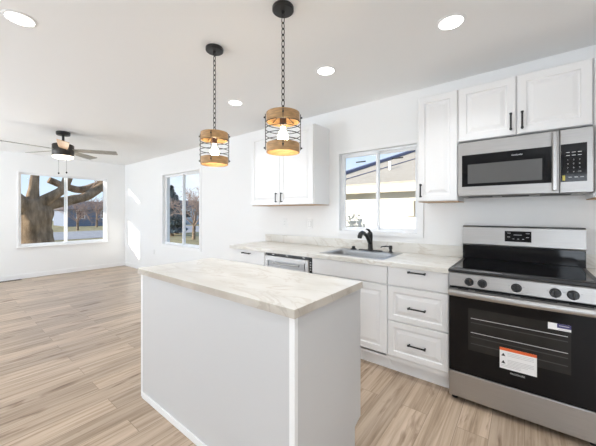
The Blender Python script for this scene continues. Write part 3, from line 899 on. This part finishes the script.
# ---------------------------------------------------------------- ceiling fan
fx, fy = -5.37, 1.205
cf = thing('ceiling_fan', (fx, fy, H), 'five-blade ceiling fan with lit lamp hanging in the living room', 'ceiling fan')
MB().lathe([(.078, -.0005), (.085, -.006), (.085, -.042), (.078, -.05), (.02, -.052)], (fx, fy, H)).build('canopy', M['black'], cf, smooth=True)
MB().tube([(fx, fy, H - .05), (fx, fy, 2.35)], .016, 14).build('downrod', M['black'], cf, smooth=True)
MB().lathe([(.03, 2.355), (.06, 2.345), (.122, 2.322), (.130, 2.312), (.130, 2.165), (.124, 2.156), (.03, 2.155)], (fx, fy, 0), seg=40).build('motor_housing', M['bronze'], cf, smooth=True)
MB().lathe([(.122, 2.1545), (.125, 2.149), (.121, 2.130), (.10, 2.116), (.05, 2.110)], (fx, fy, 0), seg=40).build('lamp_diffuser', M['fanlight'], cf, smooth=True)
ldf = bpy.data.lights.new('fan_lamp', 'POINT'); ldf.energy = 4; ldf.color = (1, .9, .75); ldf.shadow_soft_size = .08
lof = bpy.data.objects.new('fan_lamp', ldf); COL.objects.link(lof); lof.parent = cf; lof.location = (0, 0, 2.0 - H)
for k in range(5):
    a = R(309 + 38.2 + 72 * k)
    c_, s_ = math.cos(a), math.sin(a)
    m = MB()
    lp = []
    for rr, hw in ((.122, .040), (.20, .052), (.45, .062), (.675, .066), (.69, .058)):
        ring_ = []
        for wv, dz in ((-hw, .013 - .003), (hw, -.013 - .003), (hw, -.013 + .004), (-hw, .013 + .004)):
            ring_.append((fx + rr * c_ - wv * s_, fy + rr * s_ + wv * c_, 2.245 + dz * hw / .06))
        lp.append(ring_)
    m.loops(lp)
    if k == 0:  # one blade browner than the other four
        m.build('blade', M['oakblade'], cf, label='oak-coloured blade pointing at the viewer')
    else:
        m.build('blade', M['greyblade'], cf)
for dx, dy, zz in ((-.035, -.045, 1.885), (.045, .03, 1.895)):
    pc = MB().tube([(fx + dx, fy + dy, 2.11), (fx + dx, fy + dy, zz + .03)], .0016, 6).build('pull_chain', M['bronze'], cf)
    MB().lathe([(.003, .03), (.010, .024), (.011, .010), (.004, 0)], (fx + dx, fy + dy, zz), seg=12).build('pull_knob', M['black'], pc, smooth=True)

# ---------------------------------------------------------------- outdoors
G = -.45
st(MB().box(-90, 30, -40, 90, G - .2, G).build('ground', M['grass']))
m = MB(); m.box(-34, -24, -40, 36, G, G + .02); m.box(-90, -34, 17, 22.5, G, G + .02); m.box(-24, -12, 17, 22.5, G, G + .02)
st(m.build('street', M['street']))

# neighbouring house north of the kitchen
nh = thing('neighbour_house', (1, 9, G), 'cream stucco neighbouring house with tan shingle roof outside the kitchen window', 'house')
MB().box(-6.7, 9, 9.8, 18.4, G, 2.22).build('wall', M['stucco'], nh)
sl = .335
def rz(y): return 2.25 + sl * (y - 9.3)
m = MB()
tp = [(-7.0, 9.3, rz(9.3)), (9.4, 9.3, rz(9.3)), (9.4, 19.1, rz(19.1)), (-3.9, 19.1, rz(19.1))]
m.loops([[Vector(p) for p in tp], [Vector(p) + Vector((0, 0, .09)) for p in tp]])
rf = m.build('roof', M['shingle'], nh)
m = MB()
def strip(p, q, wv=.10, h=.03):
    p, q = Vector(p), Vector(q)
    d = (q - p).normalized(); s = d.cross(Vector((0, 0, 1))).normalized() * wv
    u = Vector((0, 0, h))
    m.loops([[p - s, p + s, p + s + u, p - s + u], [q - s, q + s, q + s + u, q - s + u]])
strip((-7.0, 9.3, rz(9.3) + .091), (-3.9, 19.1, rz(19.1) + .091), .20, .12)
m.build('rake_flashing', M['flash'], rf)
m = MB()
strip((-6.05, 9.4, rz(9.4) + .091), (-1.4, 18.5, rz(18.5) + .091), .05, .03)
m.build('roof_seam', M['flash'], rf)  # stands for an overhead cable, laid on the roof as a strip
MB().tube([(-4.3, 11.5, rz(11.5)), (-4.3, 11.5, rz(11.5) + .42)], .05, 12).build('vent_pipe', M['vinyl'], rf)
MB().box(-7.0, 9.4, 9.17, 9.299, 1.99, 2.26, .02).build('gutter', M['soffit'], nh)
MB().box(-6.9, 9.2, 9.31, 9.799, 2.10, 2.13).build('soffit', M['soffit'], nh)
b = MB().box(-3.08, -2.83, 9.70, 9.799, 1.21, 1.735, .01).build('meter_box', M['soffit'], nh)
MB().tube([(-5.80, 9.72, G + .01), (-5.80, 9.72, 2.0)], .045, 10).build('downspout', M['vinyl'], nh)

rnd = random.Random(11)
def leafball(m, c, rad, n, size, sq=1.0):
    c = Vector(c)
    for _ in range(n):
        v = Vector((rnd.gauss(0, 1), rnd.gauss(0, 1), rnd.gauss(0, 1))).normalized() * (rnd.random() ** .45)
        p = c + Vector((v.x * rad, v.y * rad, v.z * rad * sq))
        a = Vector((rnd.gauss(0, 1), rnd.gauss(0, 1), rnd.gauss(0, 1))).normalized() * size
        b = a.orthogonal().normalized() * size * .5
        f = [m.bm.verts.new(p - a), m.bm.verts.new(p + b), m.bm.verts.new(p + a), m.bm.verts.new(p - b)]
        m.bm.faces.new(f)
sh = thing('shrub', (-5.4, 9.0, G), 'grey-green shrub against the neighbouring stucco wall', 'shrub')
m = MB(); leafball(m, (-5.4, 8.95, .55), .5, 700, .07, 2.0); m.build('foliage', M['leaf'], sh)
m = MB()
for k in range(5): m.tube([(-5.4 + .06 * k - .12, 8.95, G), (-5.4 + .12 * k - .24, 8.95, 1.2)], [.025, .008], 6)
m.build('stem', M['twig'], sh)

# the big old tree in front of the far window
def rough_tube(m, pts, radii, seg=18, sub=7, amp=.10, seed=0):
    P_, R_ = [], []
    pts = [Vector(p) for p in pts]
    for i in range(len(pts) - 1):
        p0 = pts[max(i - 1, 0)]; p1 = pts[i]; p2 = pts[i + 1]; p3 = pts[min(i + 2, len(pts) - 1)]
        for s in range(sub):
            t = s / sub
            P_.append(.5 * ((2 * p1) + (p2 - p0) * t + (2 * p0 - 5 * p1 + 4 * p2 - p3) * t * t + (3 * p1 - p0 - 3 * p2 + p3) * t ** 3))
            R_.append(radii[i] + (radii[i + 1] - radii[i]) * t)
    P_.append(pts[-1]); R_.append(radii[-1])
    n0 = len(m.bm.verts)
    m.tube(P_, R_, seg)
    m.bm.verts.ensure_lookup_table()
    for i in range(n0, len(m.bm.verts)):
        v = m.bm.verts[i]
        q = v.co * 2.2
        v.co += (noise.noise_vector(q + Vector((seed, 0, 0))) * amp + noise.noise_vector(v.co * 6 + Vector((seed, 3, 0))) * amp * .4) * min(1, R_[min((i - n0) // seg, len(R_) - 1)] * 2.2)

TX = -13.0
bt = thing('old_tree', (TX, 2.2, G), 'huge old bare tree with thick twisting limbs outside the far window', 'tree')
m = MB()
rough_tube(m, [(TX, 2.25, G - .05), (TX, 2.22, .1), (TX, 2.18, .8), (TX, 2.18, 1.35), (TX, 2.14, 1.68), (TX, 2.12, 1.86)], [.68, .46, .41, .42, .33, .12], 24, seed=1)
m.build('trunk', M['bark'], bt, smooth=True)
limbs = [
    ([(TX, 2.05, 1.55), (TX + .1, 2.08, 1.9), (TX + .1, 2.13, 2.3), (TX, 2.18, 3.4), (TX - .2, 2.1, 5)], [.24, .17, .13, .12, .08]),          # upright
    ([(TX + .1, 2.30, 1.65), (TX + .25, 2.55, 1.88), (TX + .3, 2.85, 2.15), (TX + .3, 2.98, 2.55), (TX + .2, 3.3, 3.6)], [.22, .17, .15, .13, .08]),  # sunlit diagonal
    ([(TX, 2.35, 1.45), (TX, 2.62, 1.66), (TX, 3.10, 1.76), (TX, 3.65, 1.97), (TX - .1, 4.12, 2.36), (TX - .1, 4.5, 2.7), (TX, 5.2, 3.4)], [.26, .20, .16, .16, .15, .12, .07]),   # long right limb
    ([(TX - .4, 2.6, 2.5), (TX - .4, 3.05, 2.32), (TX - .35, 3.55, 2.20), (TX - .25, 4.0, 2.42), (TX - .1, 4.4, 2.62)], [.12, .12, .13, .12, .11]),
    ([(TX, 1.95, 1.45), (TX + .4, 1.35, 1.9), (TX + 1.2, .2, 2.5), (TX + 2.0, -2.0, 3.2), (TX + 2.2, -4.0, 3.25), (TX + 2.1, -6.5, 3.4)], [.30, .26, .26, .30, .32, .2]),  # limb to the south, added out of view to shade the far window
]
for i, (p_, r_) in enumerate(limbs):
    m = MB(); rough_tube(m, p_, r_, 16, seed=i * 7 + 3); m.build('limb', M['bark'], bt, smooth=True)
def twigs(m, base, d, L, r, depth):
    base = Vector(base); d = Vector(d).normalized()
    e = base + d * L
    mid = base + d * L * .5 + Vector((rnd.gauss(0, 1), rnd.gauss(0, 1), rnd.gauss(0, 1))) * L * .08
    m.tube([base, mid, e], [r, r * .8, r * .55], 4 if r < .02 else 6)
    if depth == 0: return
    for _ in range(3 if depth > 1 else 4):
        nd = d + Vector((rnd.gauss(0, .55), rnd.gauss(0, .55), rnd.gauss(.08, .45)))
        twigs(m, base + (e - base) * rnd.uniform(.45, 1), nd, L * rnd.uniform(.55, .8), r * .58, depth - 1)
m = MB()
for base, d in (((TX, 3.6, 1.8), (.1, .4, 1)), ((TX, 4.3, 2.1), (0, .7, .5)), ((TX + .5, 3.3, 2.7), (0, .7, .4)), ((TX, 2.2, 3.0), (0, -1, .5)), ((TX, 4.7, 2.5), (0, 1, .1)), ((TX - .4, 4.2, 2.3), (0, .5, -.5)), ((TX, 1.6, 1.7), (.3, -1, .2)), ((TX, 3.2, 1.7), (.1, .6, -.7))):
    twigs(m, base, d, .75, .022, 3)
m.build('twigs', M['twig'], bt)

def bare_tree(x, y, h, label, spread=1.0, th=.09):
    r = thing('bare_tree', (x, y, G), label, 'tree', 'bare trees across the street')
    m = MB(); m.tube([(x, y, G), (x + .1, y, G + h * .3)], [th * 1.3, th], 8); m.build('trunk', M['bark'], r)
    m = MB()
    for _ in range(9):
        twigs(m, (x + .1, y, G + h * rnd.uniform(.1, .3)), (rnd.gauss(0, .5) * spread, rnd.gauss(0, .5) * spread, 1), h * .24, th * .5, 4)
    m.build('branches', M['twig'], r)
bare_tree(-36.2, 9.3, 5.0, 'bare brown tree before the blue house, nearest the far window middle bar')
bare_tree(-42.5, 12.9, 5.4, 'bare brown tree before the blue house, at the far window right edge')
bare_tree(-17.5, 10.9, 4.8, 'bare brown tree seen in the right pane of the narrow side window', 1.1)

def house(name_label, x0, x1, y0, y1, zt, siding, roofm):
    r = thing('house', ((x0 + x1) / 2, (y0 + y1) / 2, G), name_label, 'house')
    MB().box(x0, x1, y0, y1, G, zt).build('wall', siding, r)
    xm = (x0 + x1) / 2
    m = MB()
    o = .4
    m.loops([[(x0 - o, y0 - o, zt), (x1 + o, y0 - o, zt), (x1 + o, y0 - o, zt + .12), (xm, y0 - o, zt + 1.3), (x0 - o, y0 - o, zt + .12)],
             [(x0 - o, y1 + o, zt), (x1 + o, y1 + o, zt), (x1 + o, y1 + o, zt + .12), (xm, y1 + o, zt + 1.3), (x0 - o, y1 + o, zt + .12)]])
    m.build('roof', roofm, r)
    for k in range(3):
        yc = y0 + (y1 - y0) * (k + .5) / 3
        f = MB().frame(yc - .5, yc + .5, G + 1.0, G + 2.2, x1 + .001, x1 + .05, .09, axis='x').build('window', M['vinyl'], r)
        MB().box(x1 + .001, x1 + .01, yc - .4, yc + .4, G + 1.1, G + 2.1).build('pane', M['glassblack'], f)
    return r
house('low dark blue-grey house across the street, seen through the far window', -54, -47, 11.0, 19.5, 1.75, M['bluesiding'], M['darkroof'])
house('pale grey house across the side street, seen through the narrow side window', -47, -41, 23.5, 30, 2.1, M['greysiding'], M['darkroof'])

def conifer(x, y, h, rad, label):
    r = thing('conifer', (x, y, G), label, 'tree', 'dark conifers across the street')
    MB().tube([(x, y, G), (x, y, G + h * .9)], [.18, .04], 8).build('trunk', M['bark'], r)
    m = MB()
    for _ in range(3600):
        t = rnd.random() ** 1.3
        rr = rad * (1 - t) ** .8 * (rnd.random() ** .4) * (1 + .25 * math.sin(t * 40))
        a = rnd.random() * 2 * PI
        p = Vector((x + rr * math.cos(a), y + rr * math.sin(a), G + .3 + t * (h - .3)))
        d = Vector((math.cos(a), math.sin(a), rnd.gauss(-.3, .3))).normalized() * .15
        s = Vector((-math.sin(a), math.cos(a), rnd.gauss(0, .4))) * .06
        m.bm.faces.new([m.bm.verts.new(p - d), m.bm.verts.new(p + s), m.bm.verts.new(p + d), m.bm.verts.new(p - s)])
    m.build('foliage', M['conifer'], r)
conifer(-21.5, 11.5, 3.9, .85, 'taller dark conifer in the left pane of the narrow side window')
conifer(-23.3, 12.9, 3.3, .75, 'dark conifer beside the mullion of the narrow side window, right of the taller one')
